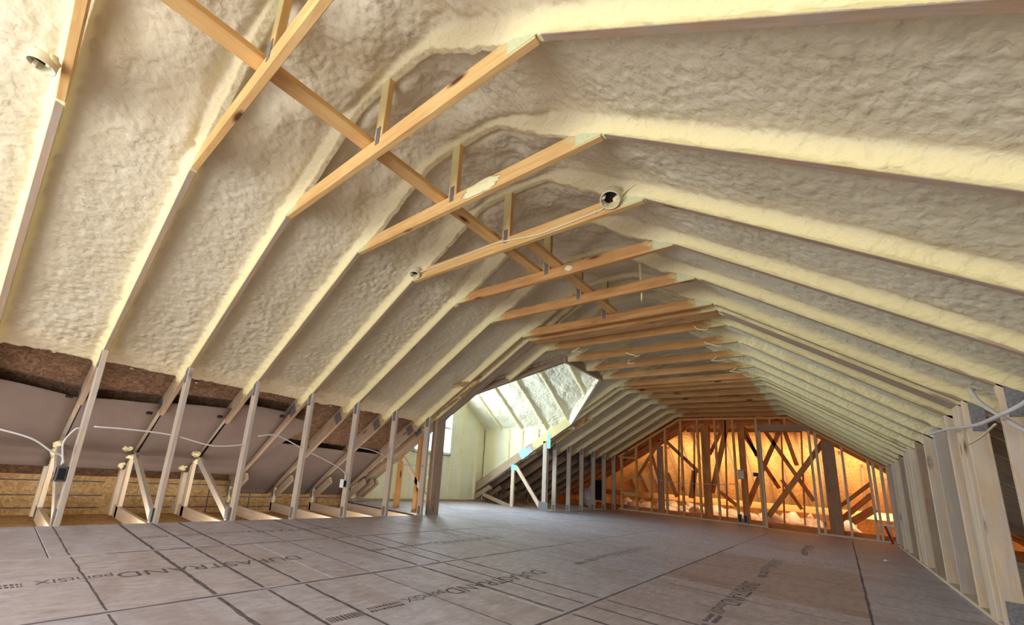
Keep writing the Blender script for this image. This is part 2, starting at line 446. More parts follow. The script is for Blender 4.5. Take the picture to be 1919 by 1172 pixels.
# snapped chalk lines along the seams
for sx, ya, yb in ((-2.105, -.2, 4.2), (-1.045, .5, 6.4), (.06, 1.5, 10.2), (-3.165, .6, 4.4)):
    v = []; f = []; n = 60
    for i in range(n+1):
        y = ya+(yb-ya)*i/n; w = .006*(.6+.8*rng.random()); xx = sx+rng.normal(0, .0015)
        v += [(xx-w, y, .0008), (xx+w, y, .0008)]
        if i: f.append((2*i-2, 2*i-1, 2*i+1, 2*i))
    link('chalk_line', pymesh('chalk_line', v, f), 'chalk', floor)
# joists / ceiling board below the eaves and the attic beyond
box('eave_ceiling_board', floor, (-5.25, 4.0, -.19), (2.1, 15.2, .02), 'osb_tan', 0)
box('eave_ceiling_board', floor, (1.55, 4.0, -.19), (1.9, 15.2, .02), 'osb_tan', 0)
box('floor_backing', floor, (-1.6, 3.95, -.05), (5.3, 14.3, .02), 'osb_brown', 0)
box('floor_backing', floor, (-5.1, 5.89, -.05), (1.7, 3.3, .02), 'osb_brown', 0)
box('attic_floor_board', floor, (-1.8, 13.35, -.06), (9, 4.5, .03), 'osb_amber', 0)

# ---------------- ceiling: sheathing, foam bays
ceil = struct('ceiling')
def deckL(x): return zl(x)+DEPV
def deckR(x): return zr(x)+DEPV
nl = Vector((-SL_, 0, 1)).normalized(); nr = Vector((SR_, 0, 1)).normalized()
XE = -6.32; XRE = 2.62; YB = -3.2; YE = 15.6
RX = RIDGE_X
def Lp(x, y): return (x, y, deckL(x))
def Rp(x, y): return (x, y, deckR(x))
slab('roof_sheathing', ceil, [Lp(XE, YB), Lp(RX, YB), Lp(RX, YD0), Lp(XE, YD0)], .02, 'osb_brown', nl)
XV = -2.79
xv0 = -3.85
slab('roof_sheathing', ceil, [Lp(xv0, YD0), Lp(RX, YD0), Lp(RX, YDM), Lp(XV, YDM), Lp(XV, 5.25)], .02, 'osb_brown', nl)
slab('roof_sheathing', ceil, [Lp(xv0, YD1+.04), Lp(XV, 6.52), Lp(XV, YDM), Lp(RX, YDM), Lp(RX, YD1+.04)], .02, 'osb_brown', nl)
slab('roof_sheathing', ceil, [Lp(XE, YD1+.04), Lp(RX, YD1+.04), Lp(RX, YF+.02), Lp(XE, YF+.02)], .02, 'osb_brown', nl)
slab('roof_sheathing', ceil, [Rp(RX, YB), Rp(XRE, YB), Rp(XRE, YF+.02), Rp(RX, YF+.02)], .02, 'osb_brown', nr)
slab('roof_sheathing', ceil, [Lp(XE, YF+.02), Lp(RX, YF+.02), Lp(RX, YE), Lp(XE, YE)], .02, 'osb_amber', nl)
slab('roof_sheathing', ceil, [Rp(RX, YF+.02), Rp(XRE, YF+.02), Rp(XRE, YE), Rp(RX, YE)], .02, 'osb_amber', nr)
# hip end of the attic
hipz = lambda y: .25+.75*(15.2-y)
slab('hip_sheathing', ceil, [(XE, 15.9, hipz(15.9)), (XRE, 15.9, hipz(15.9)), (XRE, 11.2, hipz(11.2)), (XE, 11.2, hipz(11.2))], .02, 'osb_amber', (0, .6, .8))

def valley(x, y):
    """True where the dormer opening removes the main left slope"""
    zi = zl(x)+.10
    zd = DZ+DS*np.minimum(y-YW0-.05, YW1-.05-y)
    return (y > YD0) & (y < YD1) & (zd > zi) & (x < XV)
# section line
xs = np.linspace(-4.47, .80, 2400)
zline = smin(zl(xs)+.105, zr(xs)+.105, .30); zline = smin(zline, np.full_like(xs, 2.80), .22)
zline[0] = deckL(xs[0]); 
arc = np.concatenate([[0], np.cumsum(np.hypot(np.diff(xs), np.diff(zline)))])
def section(ds):
    s = np.linspace(0, arc[-1], int(arc[-1]/ds)+1)
    x = np.interp(s, arc, xs); z = np.interp(s, arc, zline)
    tx, tz = np.gradient(x), np.gradient(z); L = np.hypot(tx, tz)
    nor = np.stack([tz/L, 0*x, -tx/L], -1)
    pts = np.stack([x, 0*x, z], -1)
    # climb: on the rib down to its lower edge on both slopes; a low soft ridge above the collar ties
    under = np.where(x < -1.7, zl(x), zr(x))
    perp = (z-under)*np.where(x < -1.7, math.cos(math.atan(SL_)), math.cos(math.atan(SR_)))-.010
    mid = np.clip(np.minimum((x-XA+.10)/.25, (XB+.10-x)/.25), 0, 1)
    climb = np.clip(perp, .03, .095)*(1-mid)+mid*np.clip((z-under)*.82+.035, .04, .16)
    fold = .010+.045*mid
    lmp = .0065*(1-mid)+.003*mid
    return dict(pts=pts, nor=nor, axis=np.array([0, 1, 0.]), coat=1-.55*mid), climb, fold
def pits(B):
    x, y = B[..., 0], B[..., 1]
    u = (y/.21+.35*vnoise(np.round(y/.21), 3, 1)); fr = (u-np.round(u))*.21
    e = np.exp(-((x+4.33)**2+fr**2)/.014**2)
    return -.02*e
girders = [4.28, 4.37]
truss_y = [TY(i) for i in range(0, 8)]
far_y = [4.74, 5.35, 5.96, 6.57, 7.18, 7.40, 7.445, 7.79, 8.40, 9.01, 9.62, 10.23, 10.84]
allr = [-2.6, -1.985, -1.375, -.765]+truss_y+girders+far_y
bounds = [-3.2]+[r+TH/2 for r in [-1.375, -.765]+truss_y]+[4.41]+[5.35+.019, 5.96+.019, 6.57+.019, 7.445+.019]+[r+.019 for r in far_y[7:]]+[YF]
for a, b in zip(bounds[:-1], bounds[1:]):
    near = b < 4.3
    ds = .013 if (b < 3.0 and b > -.2) else (.02 if b < 4.5 else .032)
    P, climb, fold = section(ds)
    v, dist = rib_samples(a, b, allr, ds, .006 if near else .01)
    kp = (lambda c: ~valley(c[..., 0], c[..., 1])) if a > 4.0 else None
    foam_sheet('spray_foam_bay', ceil, P, None, v, dist, climb, 'foam', .0085, fold, kp, None, pits)

# ================================================================== ROOF TRUSSES
def end_spray(lo, hi, both=True):
    return lambda u: max(0, max((.16-u)/.16 if lo else 0, (u-(1-.16))/.16 if hi else 0))*1.15-.05+(.28 if False else 0)
def plate(parent, x, z, y, w, h, rot=0, mat='plate'):
    """toothed gusset plate on the near face of a truss"""
    return box('gusset_plate', parent, (x, y-.0015, z), (w, .003, h), mat, 0, Matrix.Rotation(-rot, 3, 'Y'))
ANG = math.atan(SL_); ANGR = math.atan(SR_)
def off(p, d, ang): return (p[0]-math.sin(ang)*d, p[1]+math.cos(ang)*d)
def truss(y, label, group=None, left='full', king=True, heel='near', lw='wood_brown', cw='wood_gold', sw='wood_grey', rw='wood_pale', collar=True, name='roof_truss', studL=True, kx=-1.71, plates=True, t_=TH):
    t = thing(name, label, 'truss', (RX, y, 0), group)
    # left rafter
    D = .165
    if left == 'full':
        tail = -4.86 if heel == 'near' else -6.02
        lr = stick_xz('left_rafter', t, (tail, zl(tail)), (XA, HA), y, D, lw, spray=lambda u: np.clip((u*(XA-tail)+tail+4.66)/.36, 0, 1)*.9, t=t_)
        if heel == 'near':
            a = off((-5.62, zl(-5.62)), .075, ANG); b = off((-4.80, zl(-4.80)), .075, ANG)
            stick_xz('rafter_tail', t, a, b, y, .092, sw)
            plate(lr, -4.93, zl(-4.93)+.155, y, .13, .09, ANG)
            stick_xz('heel_post', t, (-5.60, -.14), (-5.60, zl(-5.60)+.10), y, .09, 'wood_pale')
            stick_xz('outer_post', t, (-5.80, -.14), (-5.80, zl(-5.80)+.05), y-.02, .085, 'wood_pale', t=.05)
            wb_ = stick_xz('web', t, (-5.46, .50), (-4.36, .02), y, .072, sw, center=True)
            for q in range(3):
                bm_ = blob_mesh(.05+.02*rng.random(), .045, .035+.02*rng.random(), rng.random()*50)
                link('foam_blob', bm_, 'foam_fresh', t, Matrix.Translation((-5.72+.13*q+rng.normal(0, .02), y-.02+.03*rng.normal(), zl(-5.72+.13*q)+.05)))
            plate(wb_, -4.33, .055, y, .13, .12)
        else:
            hp_ = stick_xz('heel_post', t, (-6.00, -.14), (-6.00, .26), y, .075, 'wood_pale')
            stick_xz('heel_block', t, (-5.93, .05), (-5.55, .30), y, .09, 'wood_brown')
            plate(hp_, -6.03, .15, y, .05, .22)
            plate(lr, -4.62, zl(-4.62)+.075, y, .13, .13, ANG)
        stick_xz('bottom_chord', t, (-6.05, -.145), (XL, -.145), y, .115, 'wood_pale', t=t_)
    elif left is not None and left != 'none':
        stick_xz('left_rafter', t, (left, zl(left)), (XA, HA), y, D, lw, spray=lambda u: .8, t=t_)
    if studL and left == 'full':
        ks_ = stick_xz('left_knee_stud', t, (XL, -.145), (XL, HW), y, .088, sw, t=t_)
        if plates:
            plate(ks_, XL-.042, HW-.055, y, .055, .17); plate(ks_, XL-.046, .06, y, .05, .11)
    # right rafter and knee stud
    stick_xz('right_rafter', t, (XB, HA), (2.5, zr(2.5)), y, D, lw, spray=lambda u: np.clip((1.0-(XB+u*3.9))/.3, 0, 1)*.6, t=t_)
    xs_ = XR+.034*(y < 3.6)
    rk_ = stick_xz('right_knee_stud', t, (xs_, HW), (xs_, 0), y, .088, rw, t=t_)
    if y < 3: stick_xz('right_web_stud', t, (XR+.10, HW-.06), (XR+.10, 0), y, .085, rw)
    if plates and y < 4.3: plate(rk_, xs_+.055, HW-.10, y, .062, .19)
    if plates and y < 4.3: plate(rk_, xs_+.05, .09, y, .07, .14)
    stick_xz('right_bottom_chord', t, (1.03, -.145), (2.5, -.145), y, .115, 'wood_pale')
    # upper chords to the ridge, buried in foam
    stick_xz('upper_chord', t, (XA, HA+.0), (RX, zl(RX)), y, D, lw); stick_xz('upper_chord', t, (RX, zl(RX)), (XB, HA), y, D, lw)
    if collar:
        ct_ = stick_xz('collar_tie', t, (XA+.02, HA), (XB-.02, HA), y, .095, cw, spray=lambda u: max((.10-u)/.10, (u-.88)/.12, 0)*.85+.10, t=t_)
        if plates: plate(ct_, XB-.075, HA+.058, y, .15, .10, 0, 'plate_green'); plate(ct_, XA+.05, HA+.055, y, .10, .09, 0, 'plate_green')
    if king:
        kp_ = stick_xz('king_post', t, (kx+.034, HA+.095), (kx+.034, 2.98), y, .068, cw, spray=lambda u: .33+.6*u)
        if plates: plate(kp_, kx, HA+.105, y, .034, .11)
    return t
NAMES = {0: 'pine roof truss nearest the left edge, round fixture box under its rafter',
         1: 'pine roof truss with metal switch box low on its left stud',
         2: 'nearest pine truss with both ends of its tie beam in view',
         3: 'pine roof truss with a pale foam patch near the middle of its tie beam',
         4: 'pine roof truss carrying two round boxes and a white cable',
         5: 'pine roof truss just behind the one with round boxes, small switch box on stud',
         6: 'pine roof truss third from the doubled girder, behind the white foam drip',
         7: 'pine roof truss right in front of the doubled girder'}
T = {}
for i in range(0, 8):
    T[i] = truss(TY(i), NAMES[i], None, heel='near' if i < 4 else 'far', sw='wood_grey', cw='wood_gold' if i < 5 else 'wood_amber')
NAMEG = ['front ply of the doubled girder truss on the near side of the dormer', 'rear ply of the doubled girder truss on the near side of the dormer']
for k, g in enumerate(girders):
    T['g%d' % k] = truss(g, NAMEG[k], None, heel='far', king=False, cw='wood_amber', sw='wood_brown', plates=False, name='girder_truss', t_=.086)
# inner trimmer posts of the dormer opening
FARN = {4.74: 'truncated roof truss first beyond the doubled girder, its left rafter dying into the dormer valley',
        5.35: 'tie beam truss without left rafter, front one of the three over the dormer opening',
        5.96: 'tie beam truss without left rafter, middle one of the three over the dormer opening',
        6.57: 'tie beam truss without left rafter, rear one of the three over the dormer opening',
        7.18: 'truncated roof truss just before the far dormer girder',
        7.40: 'front ply of the far dormer girder, with pale blue plates and braced post',
        7.445: 'rear ply of the far dormer girder beside the knee wall',
        7.79: 'roof truss first behind the far dormer girder', 8.40: 'roof truss second behind the far dormer girder',
        9.01: 'roof truss third behind the far dormer girder', 9.62: 'roof truss fourth behind the far dormer girder, third before the lit stud wall',
        10.23: 'roof truss second before the lit stud wall', 10.84: 'roof truss right in front of the lit stud wall'}
for y in far_y:
    lf = {4.74: -3.36, 5.35: None, 5.96: None, 6.57: None, 7.18: -3.42}.get(y, 'full')
    gird = y in (7.40, 7.445)
    t = truss(y, FARN[y], None, left=lf, heel='far', king=False, cw='wood_amber', sw='wood_grey', rw=['wood_pale', 'wood_grey', 'wood_pale', 'wood_brown', 'wood_pale'][far_y.index(y) % 5], plates=(y > 7.5), name='girder_truss' if gird else 'roof_truss')
    T[y] = t
t = T[7.40]
for n_, p0, p1, d, mt in (('web', (-4.93, .80), (-4.33, .05), .075, 'wood_pale'), ('web', (-5.0, 0), (-5.0, .80), .075, 'wood_pale'), ('web', (-5.75, .17), (-5.05, .0), .075, 'wood_brown')):
    stick_xz(n_, t, p0, p1, 7.40, d, mt, center=True)
for x, z, w, h, r, mt in ((-4.75, zl(-4.75)+.09, .20, .17, ANG, 'plate_cyan'), (-4.18, 1.33, .07, .28, 0, 'plate_cyan'), (-4.98, .78, .12, .11, 0, 'plate_cyan'), (-4.27, .085, .20, .17, 0, 'plate')):
    plate(t, x, z, 7.399, w, h, r, mt)
t = T['g0']
plate(t, XL-.045, .06, 4.28, .055, .12)
t = T['g1']
for x0_ in (-5.04, -4.62): stick_xz('web', t, (x0_, -.14), (x0_, zl(x0_)), 4.372, .07, 'wood_amber', t=.07)
stick_xz('web', t, (-5.0, .74), (-4.33, .12), 4.372, .07, 'wood_pale', center=True)
# ================================================================== LATERAL BRACES
for lab, x, y0, y1 in (('long orange pine brace board crossing over the nearest tie beams', -1.815, -1.2, 2.96),
                       ('shorter brace board crossing the tie beams beyond the round boxes', -1.615, 2.44, 4.13)):
    o = thing('brace_board', lab, 'brace', (x, y0, HA+.097), None)
    stick('board', o, (x, y0, HA+.116), (x, y1, HA+.116), (0, 0, 1), .088, .036, 'wood_gold')

# ================================================================== DORMER
dorm = struct('wall_dormer')
def plane_foam(parent, pts, nor, axis, a, b, ribs, climb, dy, keep=None, mat='foam_dormer', fold=.012, lump=.006, t=TH):
    pts = np.array(pts, float); nor = np.tile(np.array(nor, float), (len(pts), 1))
    v, dist = rib_samples(a, b, ribs, dy, .012, t)
    return foam_sheet('spray_foam_wall', parent, dict(pts=pts, nor=nor, axis=np.array(axis, float)), None, v, dist, np.full(len(pts), climb), mat, lump, fold, keep)
gz = lambda y: DZ+DS*np.minimum(y-YW0, YW1-y)          # gable profile
zz = np.arange(0, 1.63, .03)
side_ribs = [-5.93, -5.70, -5.32, -4.97, -4.59, -4.2, -3.8]
above = lambda c: c[..., 2] > zl(c[..., 0])+.06
for yy, nn, th_ in ((YW1+.02, -1, .09), (4.205, 1, .035)):
    plane_foam(dorm, [(0, yy, z) for z in zz], (0, nn, 0), (1, 0, 0), -5.96, -3.5, side_ribs, .035, .03, above)
    slab('wall_sheathing', dorm, [(-6.1, yy-th_*nn, zl(-6.1)+.2), (-6.1, yy-th_*nn, 1.8), (-3.4, yy-th_*nn, 1.8)], .01, 'osb_tan', (0, -nn, 0))
    stick('top_plate', dorm, (-5.95, yy, DZ), (-3.75, yy, DZ), (0, 0, 1), .05, .05, 'foam_dormer')
    for sx in side_ribs[1:-1]:
        stick('stud', dorm, (sx+.019, yy-.003*nn, zl(sx)+.1), (sx+.019, yy-.003*nn, DZ), (0, 1, 0), .034, .05, 'wood_pale')
# front wall with its window
WY0, WY1, WZ0, WZ1 = 5.42, 6.46, .94, 1.98
zz2 = np.arange(0, 2.9, .03)
fr_ribs = [4.20, 4.6, 5.0, WY0-.05, WY1+.02, 6.86, 7.34]
def front_keep(c):
    y, z = c[..., 1], c[..., 2]
    return (z < gz(y)-.0) & ~((y > WY0-.03) & (y < WY1+.03) & (z > WZ0-.03) & (z < WZ1+.03))
plane_foam(dorm, [(XF-.02, 0, z) for z in zz2], (1, 0, 0), (0, 1, 0), 4.17, YW1, fr_ribs, .035, .03, front_keep, fold=.01)
for sy in fr_ribs:
    if sy not in (WY0-.05, WY1+.02): stick('stud', dorm, (XF-.028, sy+.019, 0), (XF-.028, sy+.019, float(gz(sy))-.03), (1, 0, 0), .034, .08, 'wood_pale')
stick('bottom_plate', dorm, (XF, 4.17, .02), (XF, YW1, .02), (0, 0, 1), .10, .04, 'wood_brown')
for (ya, yb, za, zb) in ((4.17, WY0, -.2, 1.65), (WY1, YW1+.1, -.2, 1.65), (WY0, WY1, -.2, WZ0)):
    slab('wall_sheathing', dorm, [(XF-.1, ya, za), (XF-.1, yb, za), (XF-.1, yb, zb), (XF-.1, ya, zb)], .02, 'osb_tan', (-1, 0, 0))
slab('wall_sheathing', dorm, [(XF-.1, 4.17, 1.65), (XF-.1, WY0, 1.65), (XF-.1, WY0, 2.44), (XF-.1, YDM-.02, 2.86)], .02, 'osb_tan', (-1, 0, 0))
slab('wall_sheathing', dorm, [(XF-.1, YW1+.1, 1.65), (XF-.1, YDM-.02, 2.86), (XF-.1, WY0, 2.44), (XF-.1, WY0, WZ1), (XF-.1, WY1, WZ1), (XF-.1, WY1, 1.65)], .02, 'osb_tan', (-1, 0, 0))
win = struct('window_1', (XF-.05, (WY0+WY1)/2, WZ0))
for (a, b) in (((XF-.03, WY0, WZ0), (XF-.03, WY1, WZ0)), ((XF-.03, WY0, WZ1), (XF-.03, WY1, WZ1)), ((XF-.03, WY0, WZ0-.02), (XF-.03, WY0, WZ1+.02)), ((XF-.03, WY1, WZ0-.02), (XF-.03, WY1, WZ1+.02)), ((XF-.05, WY0, (WZ0+WZ1)/2), (XF-.05, WY1, (WZ0+WZ1)/2))):
    stick('window_frame', win, a, b, (1, 0, 0), .05, .13, 'vinyl')
box('glass_pane', win, (XF-.06, (WY0+WY1)/2, (WZ0+WZ1)/2), (.004, WY1-WY0-.05, WZ1-WZ0-.05), 'glass', 0)
# dormer roof: two foam slopes with rafters
droof = struct('ceiling_dormer')
dr = [-5.98, -5.52, -4.99, -4.385, -3.80, -3.20]
L = (YW1-YDM)/math.cos(math.atan(DS)); cs, sn = math.cos(math.atan(DS)), math.sin(math.atan(DS))
kp = lambda c: c[..., 2] > zl(c[..., 0])+.07
for sg, ye in ((-1, YW1), (1, YW0)):
    sv = np.arange(-.05, L+.06, .02)
    if sg == 1: sv = sv[::-1]
    pts = [(0, ye+sg*s*cs, DZ+s*sn+.02) for s in sv]
    plane_foam(droof, pts, (0, sg*sn, -cs), (1, 0, 0), -5.97, -2.55, dr, .05, .022, kp, fold=.03, lump=.012)
    for x in dr[1:]:
        y_end = ye+sg*(L-.02)*cs; zend = DZ+(L-.02)*sn
        # clip the foot of the rafter at the main roof
        s0 = max(0, (zl(x)+.16-DZ)/sn)
        if s0 < L-.2: stick('rafter', droof, (x+.019, ye+sg*s0*cs, DZ+s0*sn+.06), (x+.019, y_end, zend+.06), (0, 0, 1), TH, .16, 'wood_brown')  # brown wood puts the rafters' shaded look into their colour
    q = [(-6.1, ye-sg*.1, DZ-.065+.16), (-6.1, YDM, DZ+(YW1-YDM)*DS+.16), (-2.4, YDM, DZ+(YW1-YDM)*DS+.16), (-3.6, ye-sg*.1, DZ-.065+.16)]
    slab('roof_sheathing', droof, q, .02, 'osb_tan', (0, -sg*sn, cs))
stick('ridge_board', droof, (-5.97, YDM, DZ+(YW1-YDM)*DS+.02), (-2.6, YDM, DZ+(YW1-YDM)*DS+.02), (0, 0, 1), .04, .2, 'wood_pale')
# foam-covered valley boards and header around the opening in the main slope
for sg, ya, yb in ((1, 4.36, 5.33), (-1, 7.46, 6.50)):
    a = Vector((-3.79, ya, zl(-3.79)+.09)); b = Vector((-2.80, yb, zl(-2.80)+.09))
    stick('valley_board', droof, a, b, nl, .05, .15, 'foam_dormer' if sg == -1 else 'wood_brown')
stick('valley_header', droof, (-2.775, 5.28, HA+.06), (-2.775, 6.58, HA+.06), (0, 0, 1), .045, .16, 'wood_brown')

# ================================================================== WALLS
# far stud wall
wf = struct('wall_far', (XL, YF, 0))
ctop = lambda x: min(zl(x), zr(x), HA)
FS = [(-4.15, .04), (-3.78, .04), (-3.43, .04), (-3.085, .04), (-2.73, .04), (-2.375, .04), (-2.02, .04), (-1.675, .04), (-1.245, .042), (-.295, .042), (.075, .036), (.415, .036), (.475, .036), (.575, .04)]
for x, w in FS: stick('stud', wf, (x, YF+.045, .035), (x, YF+.045, ctop(x)-.03), (0, 1, 0), w, .088, 'wood_gold' if x < -.5 else 'wood_pale')
for x in (-1.20, -.385): stick('jack_stud', wf, (x, YF+.045, .035), (x, YF+.045, 1.99), (0, 1, 0), .04, .088, 'wood_pale')
for a, b in (((XL, YF+.045, .018), (-1.18, YF+.045, .018)), ((-.41, YF+.045, .018), (XR, YF+.045, .018))):
    stick('bottom_plate', wf, a, b, (0, 0, 1), .088, .036, 'wood_pale')
stick('sloped_top_plate', wf, (XL, YF+.045, HW-.02), (XA, YF+.045, HA-.02), (0, 0, 1), .088, .038, 'wood_gold')
stick('sloped_top_plate', wf, (XB, YF+.045, HA-.02), (XR, YF+.045, HW-.02), (0, 0, 1), .088, .038, 'wood_gold')
stick('top_plate', wf, (XA, YF+.045, HA-.02), (XB, YF+.045, HA-.02), (0, 0, 1), .088, .038, 'wood_gold')
stick('header', wf, (-1.225, YF+.04, 2.05), (-.31, YF+.04, 2.05), (0, 0, 1), .08, .13, 'wood_brown')
for x in (-1.0, -.75, -.52): stick('cripple_stud', wf, (x, YF+.045, 2.115), (x, YF+.045, ctop(x)-.03), (0, 1, 0), .036, .085, 'wood_gold')
stick('blocking', wf, (-4.13, YF+.05, .40), (-3.80, YF+.05, .40), (0, 0, 1), .06, .09, 'wood_gold')
stick('blocking', wf, (-4.13, YF+.05, 1.30), (-3.80, YF+.05, 1.30), (0, 0, 1), .088, .036, 'wood_gold')
# left eave wall
wl = struct('wall_left', (-6.22, 4, -.2))
y = -3.2; k = 0
while y < 15.5:
    y1 = min(y+2.13, 15.6)
    p = box('sheathing_panel', wl, (-6.23, (y+y1)/2, .12), (.02, y1-y, .72), 'osb_tan' if y < 10.8 else 'osb_amber', .002)
    v = []; f = []
    for zc in (.33, .17, .02, -.11):
        i = len(v); v += [(-6.2195, y+.05, zc-.006), (-6.2195, y1-.05, zc-.006), (-6.2195, y1-.05, zc+.006), (-6.2195, y+.05, zc+.006)]; f.append((i, i+1, i+2, i+3))
    for yc in (y+.53, y+1.06, y+1.6):
        i = len(v); v += [(-6.2193, yc-.008, -.22), (-6.2193, yc+.008, -.22), (-6.2193, yc+.008, .46), (-6.2193, yc-.008, .46)]; f.append((i, i+1, i+2, i+3))
    link('printed_line', pymesh('printed_line', v, f), 'ink', p)
    y = y1; k += 1
wr = struct('wall_right', (2.55, 4, -.2))
stick('sole_plate', wr, (XR+.043, 3.62, .012), (XR+.043, YF, .012), (0, 0, 1), .094, .024, 'wood_pale')
y = -3.2
while y < 15.5:
    y1 = min(y+2.13, 15.6); box('sheathing_panel', wr, (2.56, (y+y1)/2, .02), (.02, y1-y, .5), 'osb_tan', .002); y = y1
# gable end behind the camera, with its opening
wb = struct('wall_back', (RX, -3.2, 0))
GX0, GX1, GZ0, GZ1 = -3.55, .35, .18, 1.95
YB_ = -3.2
slab('wall_sheathing', wb, [(-6.3, YB_, -.2), (GX0, YB_, -.2), (GX0, YB_, deckL(GX0)), (-6.3, YB_, deckL(-6.3))], .02, 'osb_tan', (0, -1, 0))
slab('wall_sheathing', wb, [(GX1, YB_, -.2), (2.6, YB_, -.2), (2.6, YB_, deckR(2.6)), (GX1, YB_, deckR(GX1))], .02, 'osb_tan', (0, -1, 0))
slab('wall_sheathing', wb, [(GX0, YB_, -.2), (GX1, YB_, -.2), (GX1, YB_, GZ0), (GX0, YB_, GZ0)], .02, 'osb_tan', (0, -1, 0))
slab('wall_sheathing', wb, [(GX0, YB_, GZ1), (GX1, YB_, GZ1), (GX1, YB_, deckR(GX1)), (RX, YB_, deckR(RX)), (GX0, YB_, deckL(GX0))], .02, 'osb_tan', (0, -1, 0))

# ================================================================== CARDBOARD BAFFLES
def baffle(ya, yb, xtop, xlow, label, skew=0, flap=.14):
    nx, ny = 14, 6; v = []
    for i in range(nx+1):
        for j in range(ny+1):
            u = i/nx; w = j/ny; yy = ya+(yb-ya)*w
            xt = xtop+skew*w+.006*math.sin(w*5)
            x = xt+(xlow-xt)*u
            z = zl(x)+.085-.05*u-.006*math.sin(math.pi*w)*math.sin(math.pi*min(u*1.2, 1))
            v.append((x, yy, z))
    for j in range(ny+1):
        yy = ya+(yb-ya)*j/ny; v.append((xlow-.01, yy, zl(xlow)+.035-flap))
    n1 = ny+1; f = [(i*n1+j, i*n1+j+1, (i+1)*n1+j+1, (i+1)*n1+j) for i in range(nx+1) for j in range(ny)]
    me = pymesh('baffle', v, f, True); bm = bmesh.new(); bm.from_mesh(me)
    bmesh.ops.solidify(bm, geom=bm.faces[:], thickness=.004); bm.to_mesh(me); bm.free()
    o = link('cardboard_baffle', me, 'card'); tag(o, label, 'baffle', 'cardboard baffles under the left eave')
    if xlow > -5.8: box('clip', o, (xtop-.06, yb-.06, zl(xtop-.06)+.062), (.03, .05, .014), 'dark', .003, Matrix.Rotation(-ANG, 3, 'Y'))
BL = ['brown cardboard baffle in the eave bay at the left edge, cut by the frame', 'brown cardboard baffle in the eave between the first two left knee studs',
      'brown cardboard baffle in the second eave bay behind the long white cable', 'brown cardboard baffle with a curled torn right edge, third eave bay',
      'lower hung brown cardboard baffle next to the one with the curled edge', 'lower hung brown cardboard baffle in the bay of the small switch box', 'last brown cardboard baffle before the doubled girder']
xt = [-4.80, -4.88, -4.80, -4.66, -5.20, -5.21, -5.21]
for i in range(7):
    lo = -5.70 if i < 4 else -6.16
    baffle(TY(i)+TH+.004, TY(i+1)-.004, xt[i], lo, BL[i], skew=(-.08 if i == 0 else .06 if i < 3 else 0), flap=.06 if i < 4 else .03)
baffle(TY(-1)+TH+.004, TY(0)-.004, -4.75, -5.70, 'brown cardboard baffle outside the left edge of the frame')
# torn flap of the third baffle's neighbour
v = [(-4.66, 2.33, zl(-4.66)+.03), (-4.70, 2.62, zl(-4.70)+.02), (-5.25, 2.40, zl(-5.25)+.03), (-5.55, 2.33, zl(-5.55)+.03)]
me = pymesh('flap', v, [(0, 1, 2, 3)]); bm = bmesh.new(); bm.from_mesh(me); bmesh.ops.subdivide_edges(bm, edges=bm.edges[:], cuts=4, use_grid_fill=True); bmesh.ops.solidify(bm, geom=bm.faces[:], thickness=.004); bm.to_mesh(me); bm.free()
tag(link('cardboard_baffle', me, 'card'), 'triangular torn cardboard scrap sticking out past the fourth left knee stud', 'baffle', 'cardboard baffles under the left eave')

# ================================================================== ELECTRICAL BITS
def lathe_mesh(prof, seg=28):
    v = []; f = []
    for r, z in prof: v += [(r*math.cos(2*math.pi*k/seg), r*math.sin(2*math.pi*k/seg), z) for k in range(seg)]
    n = len(prof)
    for i in range(n-1):
        for k in range(seg): f.append((i*seg+k, i*seg+(k+1) % seg, (i+1)*seg+(k+1) % seg, (i+1)*seg+k))
    return pymesh('lathe', v, f, True)
def round_box(label, c, r, h, tilt):
    o = thing('fixture_box', label, 'ceiling box', c, None)
    R_ = Matrix.Rotation(tilt[0], 4, 'X') @ Matrix.Rotation(tilt[1], 4, 'Y')
    mw = Matrix.Translation(c) @ R_
    link('shell', lathe_mesh([(r*.86, h), (r*.97, h), (r, h*.9), (r, .004), (r*1.0, 0), (r*.9, 0), (r*.88, .004), (r*.86, h*.82)]), 'pvc', o, mw)
    link('back_plate', lathe_mesh([(.0001, h*.83), (r*.9, h*.83), (r*.9, h), (.0001, h)]), 'dark', o, mw)
    for a in (.6, .6+math.pi):
        link('screw_tab', box_mesh(.022*r/.05, .014*r/.05, .03, .002), 'pvc', o, mw @ Matrix.Translation((r*.74*math.cos(a), r*.74*math.sin(a), h*.3)))
    link('foam_overspray', blob_mesh(r*.55, r*.5, h*.45, r*90, .3, 2), 'foam_fresh', o, mw @ Matrix.Translation((r*.45, r*.55, h*.95)))
    return o
round_box('round cream fixture box at the right end of the tie beam with cable', (-.885, TY(4)-.066, 2.315), .060, .075, (-.55, 0))
round_box('small round cream fixture box at the left end of the tie beam with cable', (-2.655, TY(4)-.055, 2.30), .046, .06, (-.3, -.1))
round_box('grey round fixture box hanging beside the leftmost rafter', (-2.475, TY(0)-.058, 2.235), .052, .045, (-.05, .1))
def cable(label, pts, r, mat='cable', group=None, name='cable'):
    return tag(link(name, tube_mesh(pts, r), mat), label, 'cable', group)
yc = TY(4)-.008
c = cable('white cable stapled along the tie beam between two round boxes', [(-.925, yc-.02, 2.33), (-.96, yc, 2.315), (-1.0, yc, 2.312), (-1.28, yc, 2.300), (-1.45, yc, 2.302), (-1.78, yc, 2.352), (-2.05, yc, 2.348), (-2.47, yc, 2.345), (-2.61, yc-.02, 2.33)], .0065, 'cable_spray')
for x, z in ((-1.0, 2.312), (-1.75, 2.349), (-2.45, 2.345)): box('staple', c, (x, yc, z), (.012, .018, .018), 'pvc', .002)
